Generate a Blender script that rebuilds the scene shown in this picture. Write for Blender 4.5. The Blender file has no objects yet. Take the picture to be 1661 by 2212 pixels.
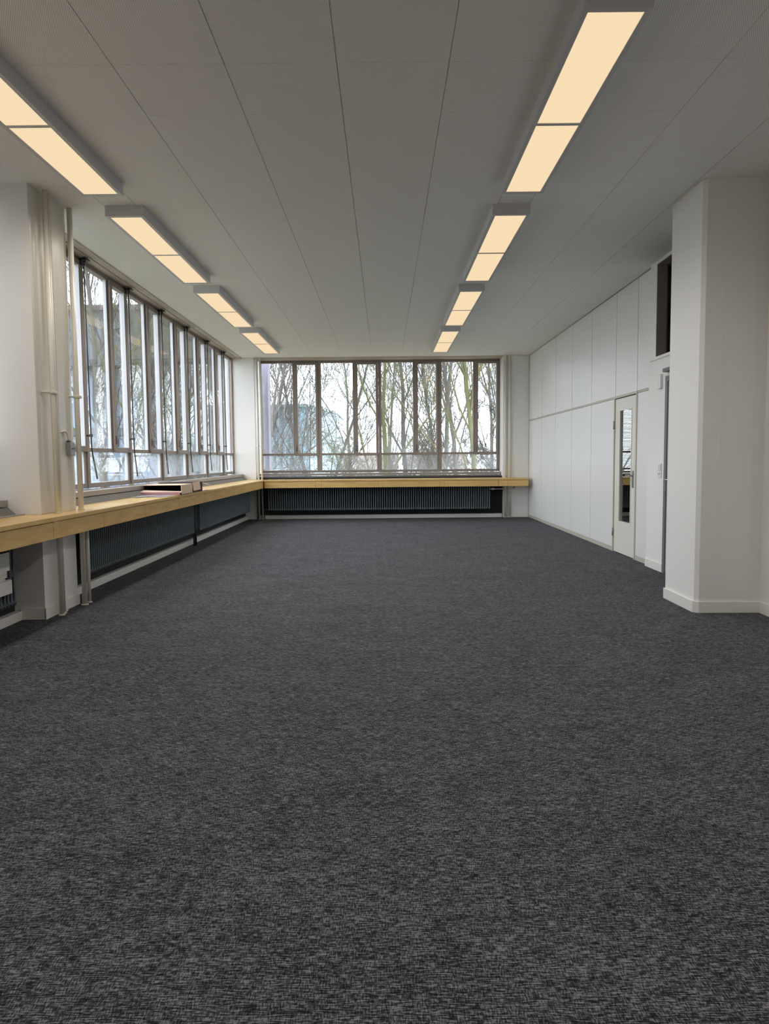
import bpy, bmesh, math, random
from mathutils import Vector, Matrix

S = bpy.context.scene
COL = S.collection

# ---------------------------------------------------------------- camera
CAMZ = 1.2927
PITCH, YAW, ROLL, FPX = 0.0738, -0.0007, 0.009, 1551.3
fwd = Vector((math.sin(YAW) * math.cos(PITCH), math.cos(YAW) * math.cos(PITCH), -math.sin(PITCH)))
r0 = Vector((math.cos(YAW), -math.sin(YAW), 0))
u0 = r0.cross(fwd)
rgt = r0 * math.cos(ROLL) - u0 * math.sin(ROLL)
upv = r0 * math.sin(ROLL) + u0 * math.cos(ROLL)
cd = bpy.data.cameras.new('camera')
cam = bpy.data.objects.new('camera', cd)
COL.objects.link(cam)
cam.matrix_world = Matrix(((rgt.x, upv.x, -fwd.x, 0), (rgt.y, upv.y, -fwd.y, 0),
                           (rgt.z, upv.z, -fwd.z, CAMZ), (0, 0, 0, 1)))
cd.sensor_fit = 'HORIZONTAL'
cd.sensor_width = 36.0
cd.lens = 36.0 * FPX / 1661.0
cd.clip_end = 500
S.camera = cam

# ---------------------------------------------------------------- world, exposure
SKY_COL = (0.86, 0.91, 1.0, 1)
SKY_STR = 5.9
LAMP_COL = (0.96, 0.745, 0.475, 1)
LAMP_STR = 0.90
LAMP_W = 9.4          # watts of each downward light inside a lamp panel
w = bpy.data.worlds.new('overcast_sky')
S.world = w
w.use_nodes = True
bg = w.node_tree.nodes['Background']
bg.inputs[0].default_value = SKY_COL
bg.inputs[1].default_value = SKY_STR
S.view_settings.view_transform = 'Standard'
S.view_settings.look = 'None'
S.view_settings.gamma = 1.0
S.view_settings.exposure = 0.12
S.view_settings.use_curve_mapping = False
S.cycles.max_bounces = 14
S.cycles.diffuse_bounces = 8
S.cycles.glossy_bounces = 5
S.cycles.transparent_max_bounces = 24
S.cycles.sample_clamp_indirect = 6.0
S.cycles.use_denoising = True
S.cycles.caustics_reflective = False
S.cycles.caustics_refractive = False

# ---------------------------------------------------------------- materials
def srgb(r, g, b):
    f = lambda c: (c / 255 / 12.92) if c / 255 <= 0.04045 else ((c / 255 + 0.055) / 1.055) ** 2.4
    return (f(r), f(g), f(b), 1)

def new_mat(name):
    m = bpy.data.materials.new(name)
    m.use_nodes = True
    nt = m.node_tree
    nt.nodes.clear()
    out = nt.nodes.new('ShaderNodeOutputMaterial')
    return m, nt, out

def N(nt, t, **kw):
    n = nt.nodes.new(t)
    for k, v in kw.items():
        setattr(n, k, v)
    return n

def mat(name, col, rough=0.6, metal=0.0, noise=0.0, nscale=3.0, bump=0.0, bscale=60.0, spec=0.5, stretch=None):
    """plain paint / metal / plaster with slight procedural variation"""
    m, nt, out = new_mat(name)
    p = N(nt, 'ShaderNodeBsdfPrincipled')
    p.inputs['Base Color'].default_value = col
    p.inputs['Roughness'].default_value = rough
    p.inputs['Metallic'].default_value = metal
    p.inputs['Specular IOR Level'].default_value = spec
    nt.links.new(p.outputs[0], out.inputs[0])
    tc = N(nt, 'ShaderNodeTexCoord')
    mp = N(nt, 'ShaderNodeMapping')
    nt.links.new(tc.outputs['Object'], mp.inputs[0])
    if stretch:
        mp.inputs['Scale'].default_value = stretch
    nz = N(nt, 'ShaderNodeTexNoise')
    nz.inputs['Scale'].default_value = nscale
    nz.inputs['Detail'].default_value = 6
    nt.links.new(mp.outputs[0], nz.inputs['Vector'])
    cr = N(nt, 'ShaderNodeMapRange')
    cr.inputs[1].default_value = 0.25
    cr.inputs[2].default_value = 0.75
    cr.inputs[3].default_value = 1 - noise
    cr.inputs[4].default_value = 1 + noise
    nt.links.new(nz.outputs[0], cr.inputs[0])
    mx = N(nt, 'ShaderNodeVectorMath', operation='SCALE')
    mx.inputs[0].default_value = col[:3]
    nt.links.new(cr.outputs[0], mx.inputs['Scale'])
    nt.links.new(mx.outputs[0], p.inputs['Base Color'])
    if bump:
        n2 = N(nt, 'ShaderNodeTexNoise')
        n2.inputs['Scale'].default_value = bscale
        n2.inputs['Detail'].default_value = 3
        nt.links.new(mp.outputs[0], n2.inputs['Vector'])
        b = N(nt, 'ShaderNodeBump')
        b.inputs['Strength'].default_value = bump
        b.inputs['Distance'].default_value = 0.003
        nt.links.new(n2.outputs[0], b.inputs['Height'])
        nt.links.new(b.outputs[0], p.inputs['Normal'])
    return m

M = {}
M['wall'] = mat('white_wall_paint', (0.80, 0.795, 0.78, 1), 0.65, noise=0.012, nscale=1.2, bump=0.15, bscale=90)
M['panel'] = mat('white_partition_lacquer', (0.80, 0.80, 0.785, 1), 0.33, noise=0.008, nscale=1.0)
M['profile'] = mat('cream_profile', (0.52, 0.50, 0.43, 1), 0.45, noise=0.02)
M['door'] = mat('cream_door_paint', (0.74, 0.73, 0.66, 1), 0.4, noise=0.01)
M['trim'] = mat('white_trim_paint', (0.80, 0.79, 0.76, 1), 0.4, noise=0.015)
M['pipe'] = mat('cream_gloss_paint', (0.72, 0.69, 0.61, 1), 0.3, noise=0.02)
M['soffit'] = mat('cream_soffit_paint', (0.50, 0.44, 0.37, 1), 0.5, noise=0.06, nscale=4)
M['frame'] = mat('weathered_bronze_frame', srgb(138, 127, 121), 0.5, metal=0.0, noise=0.16, nscale=6, stretch=(1, 1, 0.3))
M['frame_lit'] = mat('daylit_sash_edge', (0.62, 0.62, 0.65, 1), 0.45, noise=0.05)  # frame colour made paler for the sides that catch daylight
M['sill'] = mat('grey_sill_metal', srgb(150, 143, 137), 0.45, noise=0.08, nscale=5)
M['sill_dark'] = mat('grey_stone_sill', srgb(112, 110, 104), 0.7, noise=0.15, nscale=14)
M['niche'] = mat('anthracite_niche_paint', srgb(36, 37, 41), 0.8, noise=0.06)
M['rad'] = mat('anthracite_radiator_enamel', srgb(96, 106, 114), 0.38, noise=0.05)
M['radpipe'] = mat('black_pipe', srgb(40, 42, 45), 0.5)
M['white_metal'] = mat('white_enamel', (0.76, 0.76, 0.74, 1), 0.4, noise=0.01)
M['grey_metal'] = mat('grey_box_metal', srgb(150, 146, 145), 0.4, metal=0.3, noise=0.05)
M['black'] = mat('black_steel', srgb(42, 40, 46), 0.45, noise=0.05)
M['steel'] = mat('brushed_steel', srgb(170, 168, 165), 0.3, metal=0.9, noise=0.04)
M['lamp'] = mat('grey_white_lamp_housing', (0.60, 0.60, 0.62, 1), 0.45, noise=0.01)
M['greydoor'] = mat('mauve_grey_door', srgb(140, 134, 143), 0.45, noise=0.02)
M['greyframe'] = mat('dark_grey_door_frame', srgb(112, 108, 113), 0.45, noise=0.02)
M['card'] = mat('tan_cardboard', srgb(226, 196, 172), 0.8, noise=0.04, nscale=8)
M['cardp'] = mat('mauve_cardboard', srgb(176, 130, 132), 0.8, noise=0.05, nscale=8)
M['carddark'] = mat('dark_cardboard_lining', srgb(52, 36, 44), 0.85, noise=0.05)
M['paper'] = mat('grey_plastic_film', srgb(165, 165, 170), 0.35, noise=0.1, nscale=12)
M['concrete'] = mat('exposed_concrete', srgb(150, 146, 158), 0.85, noise=0.14, nscale=8, stretch=(1, 1, 0.5))
M['ground'] = mat('winter_ground', srgb(130, 128, 112), 0.95, noise=0.25, nscale=0.6)
M['bark'] = mat('grey_bark', srgb(84, 79, 77), 0.9, noise=0.2, nscale=3)
M['bark_pale'] = mat('pale_bark', srgb(104, 98, 92), 0.9, noise=0.2, nscale=3)
M['bark_moss'] = mat('mossy_bark', srgb(100, 97, 62), 0.9, noise=0.25, nscale=4)
M['bld'] = mat('grey_building_cladding', srgb(98, 102, 112), 0.6, noise=0.1, nscale=0.5)
M['roof'] = mat('house_roof', srgb(120, 106, 104), 0.8, noise=0.1)
M['housewall'] = mat('house_plaster', srgb(200, 198, 200), 0.8, noise=0.05)

def wood():
    m, nt, out = new_mat('pale_beech_laminate')
    p = N(nt, 'ShaderNodeBsdfPrincipled')
    p.inputs['Roughness'].default_value = 0.28
    nt.links.new(p.outputs[0], out.inputs[0])
    tc = N(nt, 'ShaderNodeTexCoord')
    gm = N(nt, 'ShaderNodeNewGeometry')
    mp = N(nt, 'ShaderNodeMapping')
    mp.inputs['Scale'].default_value = (1, 1, 9)
    nt.links.new(gm.outputs['Position'], mp.inputs[0])
    nz = N(nt, 'ShaderNodeTexNoise')
    nz.inputs['Scale'].default_value = 3.0
    nz.inputs['Detail'].default_value = 8
    nt.links.new(mp.outputs[0], nz.inputs['Vector'])
    r = N(nt, 'ShaderNodeValToRGB')
    r.color_ramp.elements[0].position = 0.3
    r.color_ramp.elements[0].color = srgb(205, 166, 100)
    r.color_ramp.elements[1].position = 0.7
    r.color_ramp.elements[1].color = srgb(225, 191, 126)
    nt.links.new(nz.outputs[0], r.inputs[0])
    nt.links.new(r.outputs[0], p.inputs['Base Color'])
    return m
M['wood'] = wood()

def carpet():
    m, nt, out = new_mat('melange_carpet')
    L = nt.links.new
    p = N(nt, 'ShaderNodeBsdfPrincipled')
    p.inputs['Roughness'].default_value = 0.85
    p.inputs['Sheen Weight'].default_value = 0.0
    p.inputs['Specular IOR Level'].default_value = 0.15
    p.inputs['Sheen Roughness'].default_value = 0.5
    L(p.outputs[0], out.inputs[0])
    gm = N(nt, 'ShaderNodeNewGeometry')
    def nz(sc, det, rough=0.6):
        mp = N(nt, 'ShaderNodeMapping')
        mp.inputs['Scale'].default_value = sc
        L(gm.outputs['Position'], mp.inputs[0])
        n = N(nt, 'ShaderNodeTexNoise')
        n.inputs['Scale'].default_value = 1.0
        n.inputs['Detail'].default_value = det
        n.inputs['Roughness'].default_value = rough
        L(mp.outputs[0], n.inputs['Vector'])
        return n.outputs[0]
    def lin(a, k, b, kb):
        x = N(nt, 'ShaderNodeMath', operation='MULTIPLY'); L(a, x.inputs[0]); x.inputs[1].default_value = k
        y = N(nt, 'ShaderNodeMath', operation='MULTIPLY_ADD'); L(b, y.inputs[0]); y.inputs[1].default_value = kb; L(x.outputs[0], y.inputs[2])
        return y.outputs[0]
    weft = nz((32, 270, 1), 3)         # short threads lying across the room
    warp = nz((260, 60, 1), 2)         # finer threads along the room
    blot = nz((9, 24, 1), 3)           # melange patches
    big = nz((1.7, 3.2, 1), 2)
    a = lin(weft, 0.52, warp, 0.32)
    b = lin(blot, 0.12, big, 0.04)
    s = N(nt, 'ShaderNodeMath', operation='ADD'); L(a, s.inputs[0]); L(b, s.inputs[1])
    r = N(nt, 'ShaderNodeValToRGB')
    e = r.color_ramp.elements
    e[0].position = 0.43; e[0].color = srgb(20, 20, 22)
    e[1].position = 0.58; e[1].color = srgb(126, 127, 134)
    x = e.new(0.497); x.color = srgb(59, 60, 64)
    L(s.outputs[0], r.inputs[0])
    L(r.outputs[0], p.inputs['Base Color'])
    bmp = N(nt, 'ShaderNodeBump')
    bmp.inputs['Strength'].default_value = 0.5
    bmp.inputs['Distance'].default_value = 0.003
    L(a, bmp.inputs['Height'])
    L(bmp.outputs[0], p.inputs['Normal'])
    return m
M['carpet'] = carpet()

def perforated():
    """painted metal ceiling tray with a hexagonal grid of small punched holes"""
    m, nt, out = new_mat('perforated_ceiling_panel')
    L = nt.links.new
    p = N(nt, 'ShaderNodeBsdfPrincipled')
    p.inputs['Roughness'].default_value = 0.6
    L(p.outputs[0], out.inputs[0])
    gm = N(nt, 'ShaderNodeNewGeometry')
    sep = N(nt, 'ShaderNodeSeparateXYZ')
    L(gm.outputs['Position'], sep.inputs[0])
    k = 2 * math.pi / 0.0095
    tot = None
    for ang in (90, 30, 150):
        ca, sa = math.cos(math.radians(ang)) * k, math.sin(math.radians(ang)) * k
        a = N(nt, 'ShaderNodeMath', operation='MULTIPLY'); L(sep.outputs[0], a.inputs[0]); a.inputs[1].default_value = ca
        b = N(nt, 'ShaderNodeMath', operation='MULTIPLY_ADD'); L(sep.outputs[1], b.inputs[0]); b.inputs[1].default_value = sa; L(a.outputs[0], b.inputs[2])
        c = N(nt, 'ShaderNodeMath', operation='COSINE'); L(b.outputs[0], c.inputs[0])
        if tot is None:
            tot = c.outputs[0]
        else:
            d = N(nt, 'ShaderNodeMath', operation='ADD'); L(tot, d.inputs[0]); L(c.outputs[0], d.inputs[1]); tot = d.outputs[0]
    mr = N(nt, 'ShaderNodeMapRange')
    mr.inputs[1].default_value = 1.1; mr.inputs[2].default_value = 2.0
    mr.inputs[3].default_value = 0.0; mr.inputs[4].default_value = 1.0
    L(tot, mr.inputs[0])
    mx = N(nt, 'ShaderNodeMix', data_type='RGBA')
    L(mr.outputs[0], mx.inputs[0])
    mx.inputs[6].default_value = (0.92, 0.92, 0.89, 1)
    mx.inputs[7].default_value = (0.38, 0.38, 0.37, 1)
    L(mx.outputs[2], p.inputs['Base Color'])
    return m
M['ceil'] = perforated()
M['ceil_rail'] = mat('ceiling_rail', (0.8, 0.8, 0.78, 1), 0.5)

def glass(name='window_glass', dirt=0.13):
    m, nt, out = new_mat(name)
    L = nt.links.new
    tr = N(nt, 'ShaderNodeBsdfTransparent'); tr.inputs[0].default_value = (0.93, 0.95, 0.95, 1)
    gl = N(nt, 'ShaderNodeBsdfGlossy'); gl.inputs['Roughness'].default_value = 0.0
    lw = N(nt, 'ShaderNodeLayerWeight'); lw.inputs[0].default_value = 0.5
    pw = N(nt, 'ShaderNodeMath', operation='POWER'); L(lw.outputs['Facing'], pw.inputs[0]); pw.inputs[1].default_value = 5.0
    fr = N(nt, 'ShaderNodeMath', operation='MULTIPLY_ADD'); L(pw.outputs[0], fr.inputs[0]); fr.inputs[1].default_value = 0.85; fr.inputs[2].default_value = 0.075
    mx = N(nt, 'ShaderNodeMixShader')
    L(fr.outputs[0], mx.inputs[0]); L(tr.outputs[0], mx.inputs[1]); L(gl.outputs[0], mx.inputs[2])
    if not dirt:
        L(mx.outputs[0], out.inputs[0])
        return m
    # dusty film, thicker towards the bottom rail of each light
    gm = N(nt, 'ShaderNodeNewGeometry')
    mp = N(nt, 'ShaderNodeMapping'); mp.inputs['Scale'].default_value = (2.2, 2.2, 1.1)
    L(gm.outputs['Position'], mp.inputs[0])
    nz = N(nt, 'ShaderNodeTexNoise'); nz.inputs['Scale'].default_value = 1.6; nz.inputs['Detail'].default_value = 7
    L(mp.outputs[0], nz.inputs['Vector'])
    sep = N(nt, 'ShaderNodeSeparateXYZ'); L(gm.outputs['Position'], sep.inputs[0])
    mr = N(nt, 'ShaderNodeMapRange'); mr.inputs[1].default_value = 1.0; mr.inputs[2].default_value = 2.1
    mr.inputs[3].default_value = 1.0; mr.inputs[4].default_value = 0.12
    L(sep.outputs[2], mr.inputs[0])
    n2 = N(nt, 'ShaderNodeMapRange'); n2.inputs[1].default_value = 0.35; n2.inputs[2].default_value = 0.7
    n2.inputs[3].default_value = 0.25; n2.inputs[4].default_value = 1.0
    L(nz.outputs[0], n2.inputs[0])
    mu = N(nt, 'ShaderNodeMath', operation='MULTIPLY'); L(mr.outputs[0], mu.inputs[0]); L(n2.outputs[0], mu.inputs[1])
    mu2 = N(nt, 'ShaderNodeMath', operation='MULTIPLY'); L(mu.outputs[0], mu2.inputs[0]); mu2.inputs[1].default_value = dirt
    tl = N(nt, 'ShaderNodeBsdfTranslucent'); tl.inputs[0].default_value = (0.78, 0.84, 0.88, 1)
    m2 = N(nt, 'ShaderNodeMixShader')
    L(mu2.outputs[0], m2.inputs[0]); L(mx.outputs[0], m2.inputs[1]); L(tl.outputs[0], m2.inputs[2])
    L(m2.outputs[0], out.inputs[0])
    return m
M['glass'] = glass()
M['glass_clean'] = glass('door_glass', 0.0)

def emit():
    m, nt, out = new_mat('warm_diffuser')
    e = N(nt, 'ShaderNodeEmission')
    e.inputs[0].default_value = LAMP_COL
    e.inputs[1].default_value = LAMP_STR
    nt.links.new(e.outputs[0], out.inputs[0])
    return m
M['emit'] = emit()

def teal():
    m, nt, out = new_mat('teal_profiled_glass')
    L = nt.links.new
    p = N(nt, 'ShaderNodeBsdfPrincipled')
    p.inputs['Roughness'].default_value = 0.3
    gm = N(nt, 'ShaderNodeNewGeometry')
    nz = N(nt, 'ShaderNodeTexNoise')
    mp = N(nt, 'ShaderNodeMapping'); mp.inputs['Scale'].default_value = (4, 4, 0.3)
    L(gm.outputs['Position'], mp.inputs[0]); L(mp.outputs[0], nz.inputs['Vector'])
    nz.inputs['Scale'].default_value = 1.0
    r = N(nt, 'ShaderNodeValToRGB')
    r.color_ramp.elements[0].position = 0.35; r.color_ramp.elements[0].color = srgb(140, 172, 182)
    r.color_ramp.elements[1].position = 0.65; r.color_ramp.elements[1].color = srgb(166, 196, 204)
    L(nz.outputs[0], r.inputs[0]); L(r.outputs[0], p.inputs['Base Color'])
    L(p.outputs[0], out.inputs[0])
    return m
M['teal'] = teal()
M['bldglass'] = mat('blueish_glazing', srgb(140, 156, 178), 0.15, noise=0.1, nscale=0.3)

# ---------------------------------------------------------------- mesh helpers
def box(bm, x0, x1, y0, y1, z0, z1, mi=0):
    if x0 > x1: x0, x1 = x1, x0
    if y0 > y1: y0, y1 = y1, y0
    if z0 > z1: z0, z1 = z1, z0
    v = [bm.verts.new(c) for c in ((x0, y0, z0), (x1, y0, z0), (x1, y1, z0), (x0, y1, z0),
                                   (x0, y0, z1), (x1, y0, z1), (x1, y1, z1), (x0, y1, z1))]
    for f in ((0, 3, 2, 1), (4, 5, 6, 7), (0, 1, 5, 4), (1, 2, 6, 5), (2, 3, 7, 6), (3, 0, 4, 7)):
        fc = bm.faces.new([v[i] for i in f])
        fc.material_index = mi
    return v

def prism_y(bm, prof, y0, y1, mi=0):
    """closed (x, z) profile swept along Y"""
    a = [bm.verts.new((x, y0, z)) for x, z in prof]
    b = [bm.verts.new((x, y1, z)) for x, z in prof]
    n = len(prof)
    for i in range(n):
        bm.faces.new((a[i], a[(i + 1) % n], b[(i + 1) % n], b[i])).material_index = mi
    bm.faces.new(a[::-1]).material_index = mi
    bm.faces.new(b).material_index = mi

def prism_x(bm, prof, x0, x1, mi=0):
    """closed (y, z) profile swept along X"""
    a = [bm.verts.new((x0, y, z)) for y, z in prof]
    b = [bm.verts.new((x1, y, z)) for y, z in prof]
    n = len(prof)
    for i in range(n):
        bm.faces.new((a[i], a[(i + 1) % n], b[(i + 1) % n], b[i])).material_index = mi
    bm.faces.new(a[::-1]).material_index = mi
    bm.faces.new(b).material_index = mi

def prism_z(bm, prof, z0, z1, mi=0):
    a = [bm.verts.new((x, y, z0)) for x, y in prof]
    b = [bm.verts.new((x, y, z1)) for x, y in prof]
    n = len(prof)
    for i in range(n):
        bm.faces.new((a[i], a[(i + 1) % n], b[(i + 1) % n], b[i])).material_index = mi
    bm.faces.new(a[::-1]).material_index = mi
    bm.faces.new(b).material_index = mi

def tube(bm, pts, rad, n=10, caps=True, mi=0, smooth=True):
    """tube along a polyline; rad a number or one per point"""
    pts = [Vector(p) for p in pts]
    if not hasattr(rad, '__len__'):
        rad = [rad] * len(pts)
    rings = []
    prev = None
    for i, p in enumerate(pts):
        a = pts[max(i - 1, 0)]
        b = pts[min(i + 1, len(pts) - 1)]
        d = (b - a)
        if d.length < 1e-9:
            d = Vector((0, 0, 1))
        d.normalize()
        if prev is None:
            u = d.orthogonal().normalized()
        else:
            u = (prev - d * prev.dot(d))
            u = u.normalized() if u.length > 1e-6 else d.orthogonal().normalized()
        prev = u
        v = d.cross(u)
        rings.append([bm.verts.new(p + (u * math.cos(2 * math.pi * k / n) + v * math.sin(2 * math.pi * k / n)) * rad[i]) for k in range(n)])
    for i in range(len(rings) - 1):
        for k in range(n):
            f = bm.faces.new((rings[i][k], rings[i][(k + 1) % n], rings[i + 1][(k + 1) % n], rings[i + 1][k]))
            f.smooth = smooth
            f.material_index = mi
    if caps:
        bm.faces.new(rings[0][::-1]).material_index = mi
        bm.faces.new(rings[-1]).material_index = mi

def obj(name, bm, mats, parent=None, kind=None, bevel=0.0):
    bmesh.ops.recalc_face_normals(bm, faces=bm.faces[:])
    me = bpy.data.meshes.new(name)
    bm.to_mesh(me)
    bm.free()
    if not isinstance(mats, (list, tuple)):
        mats = [mats]
    for m in mats:
        me.materials.append(M[m] if isinstance(m, str) else m)
    o = bpy.data.objects.new(name, me)
    COL.objects.link(o)
    if parent is not None:
        o.parent = parent
    if kind:
        o['kind'] = kind
    if bevel:
        md = o.modifiers.new('edge', 'BEVEL')
        md.width = bevel
        md.segments = 2
        md.limit_method = 'ANGLE'
    return o

def child(name, bm, mats, parent, bevel=0.0, label=None, kind=None):
    """mesh built in world coordinates, hung under a thing whose own origin is elsewhere"""
    o = obj(name, bm, mats, None, kind, bevel)
    o.parent = parent
    o.matrix_parent_inverse = base_inv(parent)
    if label:
        o['label'] = label
    return o

def base_inv(p):
    m = Matrix.Identity(4)
    chain = []
    while p is not None:
        chain.append(p)
        p = p.parent
    for q in reversed(chain):
        m = m @ q.matrix_parent_inverse @ Matrix.LocRotScale(q.location, q.rotation_euler, q.scale)
    return m.inverted()

def thing(name, label, cat, loc=(0, 0, 0), rz=0.0, group=None):
    o = bpy.data.objects.new(name, None)
    COL.objects.link(o)
    o.empty_display_size = 0.1
    o.location = loc
    o.rotation_euler = (0, 0, rz)
    o['label'] = label
    o['category'] = cat
    if group:
        o['group'] = group
    return o

def tag(o, label, cat, group=None, kind=None):
    o['label'] = label
    o['category'] = cat
    if group: o['group'] = group
    if kind: o['kind'] = kind
    return o

def struct(name, loc=(0, 0, 0)):
    o = bpy.data.objects.new(name, None)
    COL.objects.link(o)
    o.location = loc
    o['kind'] = 'structure'
    return o

def B():
    return bmesh.new()

ZC = 3.488          # ceiling height
XW = -3.27          # inner face of the left window
YW = 16.10          # inner face of the end window
YB = 15.65          # end wall
XR = 3.137          # right partition
YP = 8.46           # partition stops, masonry wall starts
XM = 3.09           # masonry wall on the right

# ---------------------------------------------------------------- floor and ceiling
bm = B()
box(bm, -3.15, 3.30, -2.6, 15.80, -0.12, 0.0)
obj('floor', bm, 'carpet', kind='structure')
bm = B()
box(bm, 3.30, 7.6, 8.9, 15.80, -0.12, 0.0)
obj('floor', bm, 'carpet', kind='structure')

bm = B()
xs = [-3.055, -2.40, -2.121, -1.496, -0.871, -0.246, 0.379, 1.004, 1.28, 1.9035, 2.524, 3.137]
ys = [4.158 + 0.592 * k for k in range(-11, 20)]
ys = [y for y in ys if y < YB - 0.05] + [YB]
for i in range(len(xs) - 1):
    for j in range(len(ys) - 1):
        g = 0.0026
        box(bm, xs[i] + g, xs[i + 1] - g, ys[j] + 0.0012, ys[j + 1] - 0.0012, ZC, ZC + 0.03, 0)
for x in xs[1:-1]:
    box(bm, x - 0.012, x + 0.012, -2.4, YB, ZC + 0.010, ZC + 0.028, 1)
box(bm, -3.2, 3.35, -2.6, YB + 0.02, ZC + 0.032, ZC + 0.12, 1)
obj('ceiling', bm, ['ceil', 'ceil_rail'], kind='structure')
bm = B()
box(bm, 3.30, 7.6, 8.9, YW + 0.1, ZC, ZC + 0.1)
obj('ceiling', bm, 'wall', kind='structure')

# soffit boards between ceiling and window heads
bm = B()
box(bm, -3.05, -3.075, -2.4, YB, ZC - 0.012, ZC + 0.03)
box(bm, -3.075, -3.16, -2.4, YB, ZC, ZC + 0.03)
box(bm, -3.165, -3.36, -2.4, YB, ZC - 0.006, ZC + 0.03)
obj('trim_1', bm, 'soffit', kind='structure')
bm = B()
box(bm, -2.80, 2.575, YB, YW + 0.06, ZC - 0.012, ZC + 0.03)
box(bm, -2.80, 2.575, YB + 0.08, YB + 0.10, ZC - 0.02, ZC - 0.012)
obj('trim_2', bm, 'soffit', kind='structure')

# ---------------------------------------------------------------- walls
bm = B()                              # left: radiator niche wall and parapet, pillars between windows
box(bm, -3.42, -3.05, -2.6, YB + 0.3, -0.1, 0.90, 1)
box(bm, -3.42, -3.055, 5.83, 6.46, 0.90, ZC + 0.03, 0)
box(bm, -3.055, -2.80, 5.83, 6.46, 0.0, ZC, 0)
box(bm, -3.42, -2.80, YB, YW + 0.3, 0.0, ZC, 0)
box(bm, -3.42, -3.05, -2.6, YB + 0.3, ZC + 0.03, ZC + 0.3, 0)
box(bm, -3.42, -3.05, -2.6, 5.62, 0.9, ZC + 0.03, 0)  # unseen wall filling the near bays to dim the pillar face
obj('wall_left', bm, ['wall', 'niche'], kind='structure')
bm = B()                              # end: niche wall below the window, masonry either side
box(bm, -2.80, 2.575, YB + 0.10, YW + 0.25, -0.1, 0.90, 1)
box(bm, 2.575, 3.30, YB, YW + 0.25, -0.1, ZC + 0.1, 0)
box(bm, -3.42, 3.30, YB + 0.02, YW + 0.25, ZC + 0.03, ZC + 0.3, 0)
obj('wall_back', bm, ['wall', 'niche'], kind='structure')
bm = B()                              # behind the camera
box(bm, -3.42, 3.30, -2.75, -2.6, -0.1, ZC + 0.2)
obj('wall_front', bm, 'wall', kind='structure')

# partition of lacquered panels
PY = [YP, 8.99, 9.816, 10.958, 12.10, 13.243, 14.385, 15.527, YB]
RAIL = 2.09
bm = B()
D0, D1, DH = 8.99, 9.816, 2.075
for a, b_ in ((XR + 0.010, XR + 0.10),):
    box(bm, a, b_, YP, D0, 0, ZC, 1)
    box(bm, a, b_, D1, YB, 0, ZC, 1)
    box(bm, a, b_, D0, D1, DH + 0.02, ZC, 1)
for i in range(len(PY) - 1):
    g = 0.005 if i != 1 else 0.0
    y0, y1 = PY[i] + 0.008, PY[i + 1] - 0.008
    if i == len(PY) - 2:
        y0, y1 = PY[i] + 0.012, YB - 0.006
    if i != 1:
        box(bm, XR, XR + 0.013, y0, y1, 0.055, RAIL - 0.016, 0)
    box(bm, XR, XR + 0.013, y0, y1, RAIL + 0.016, ZC - 0.006, 0)
obj('wall_right', bm, ['panel', 'profile'], kind='structure', bevel=0.0015)
bm = B()                              # cover rail, base and head strips of the partition
box(bm, XR - 0.003, XR + 0.012, YP, YB, RAIL - 0.011, RAIL + 0.011)
box(bm, XR - 0.004, XR + 0.012, D1 + 0.03, YB, 0.0, 0.05)
box(bm, XR - 0.004, XR + 0.012, YP, D0 - 0.03, 0.0, 0.05)
box(bm, XR - 0.010, XR + 0.012, YB - 0.03, YB, 0.0, ZC)
obj('trim_3', bm, 'profile', kind='structure')

# glazed door in the partition
d = struct('door_1', (XR, 9.4, 0))
bm = B()
box(bm, XR - 0.012, XR + 0.09, D0 - 0.032, D0, 0, DH + 0.03)
box(bm, XR - 0.012, XR + 0.09, D1, D1 + 0.032, 0, DH + 0.03)
box(bm, XR - 0.012, XR + 0.09, D0, D1, DH, DH + 0.03)
child('door_frame', bm, 'profile', d)
gy0, gy1, gz0, gz1 = 9.165, 9.61, 0.43, 1.905
bm = B()
lx0, lx1 = XR + 0.002, XR + 0.042
box(bm, lx0, lx1, D0 + 0.004, gy0, 0.008, DH - 0.012)
box(bm, lx0, lx1, gy1, D1 - 0.004, 0.008, DH - 0.012)
box(bm, lx0, lx1, gy0, gy1, 0.008, gz0)
box(bm, lx0, lx1, gy0, gy1, gz1, DH - 0.012)
leaf = child('door_leaf', bm, 'door', d)
bm = B()
for s in ((gy0 - 0.012, gy0 + 0.006, gz0 - 0.012, gz1 + 0.012), (gy1 - 0.006, gy1 + 0.012, gz0 - 0.012, gz1 + 0.012)):
    box(bm, lx0 - 0.007, lx0 + 0.01, s[0], s[1], s[2], s[3])
box(bm, lx0 - 0.007, lx0 + 0.01, gy0 + 0.006, gy1 - 0.006, gz0 - 0.012, gz0 + 0.006)
box(bm, lx0 - 0.007, lx0 + 0.01, gy0 + 0.006, gy1 - 0.006, gz1 - 0.006, gz1 + 0.012)
child('glazing_bead', bm, 'door', leaf)
bm = B()
box(bm, lx0 + 0.018, lx0 + 0.024, gy0, gy1, gz0, gz1)
child('door_pane', bm, 'glass_clean', leaf)
for z in (0.27, 1.72):
    bm = B()
    tube(bm, [(XR - 0.016, D1 + 0.004, z - 0.055), (XR - 0.016, D1 + 0.004, z + 0.055)], 0.010)
    box(bm, XR - 0.016, XR - 0.010, D1 - 0.006, D1 + 0.028, z - 0.045, z + 0.045)
    child('hinge', bm, 'grey_metal', d)
bm = B()
box(bm, XR - 0.008, XR + 0.002, 9.060, 9.098, 0.90, 1.115)
tube(bm, [(XR - 0.002, 9.078, 1.055), (XR - 0.045, 9.078, 1.055), (XR - 0.052, 9.086, 1.055), (XR - 0.052, 9.215, 1.052)], 0.0095)
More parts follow.
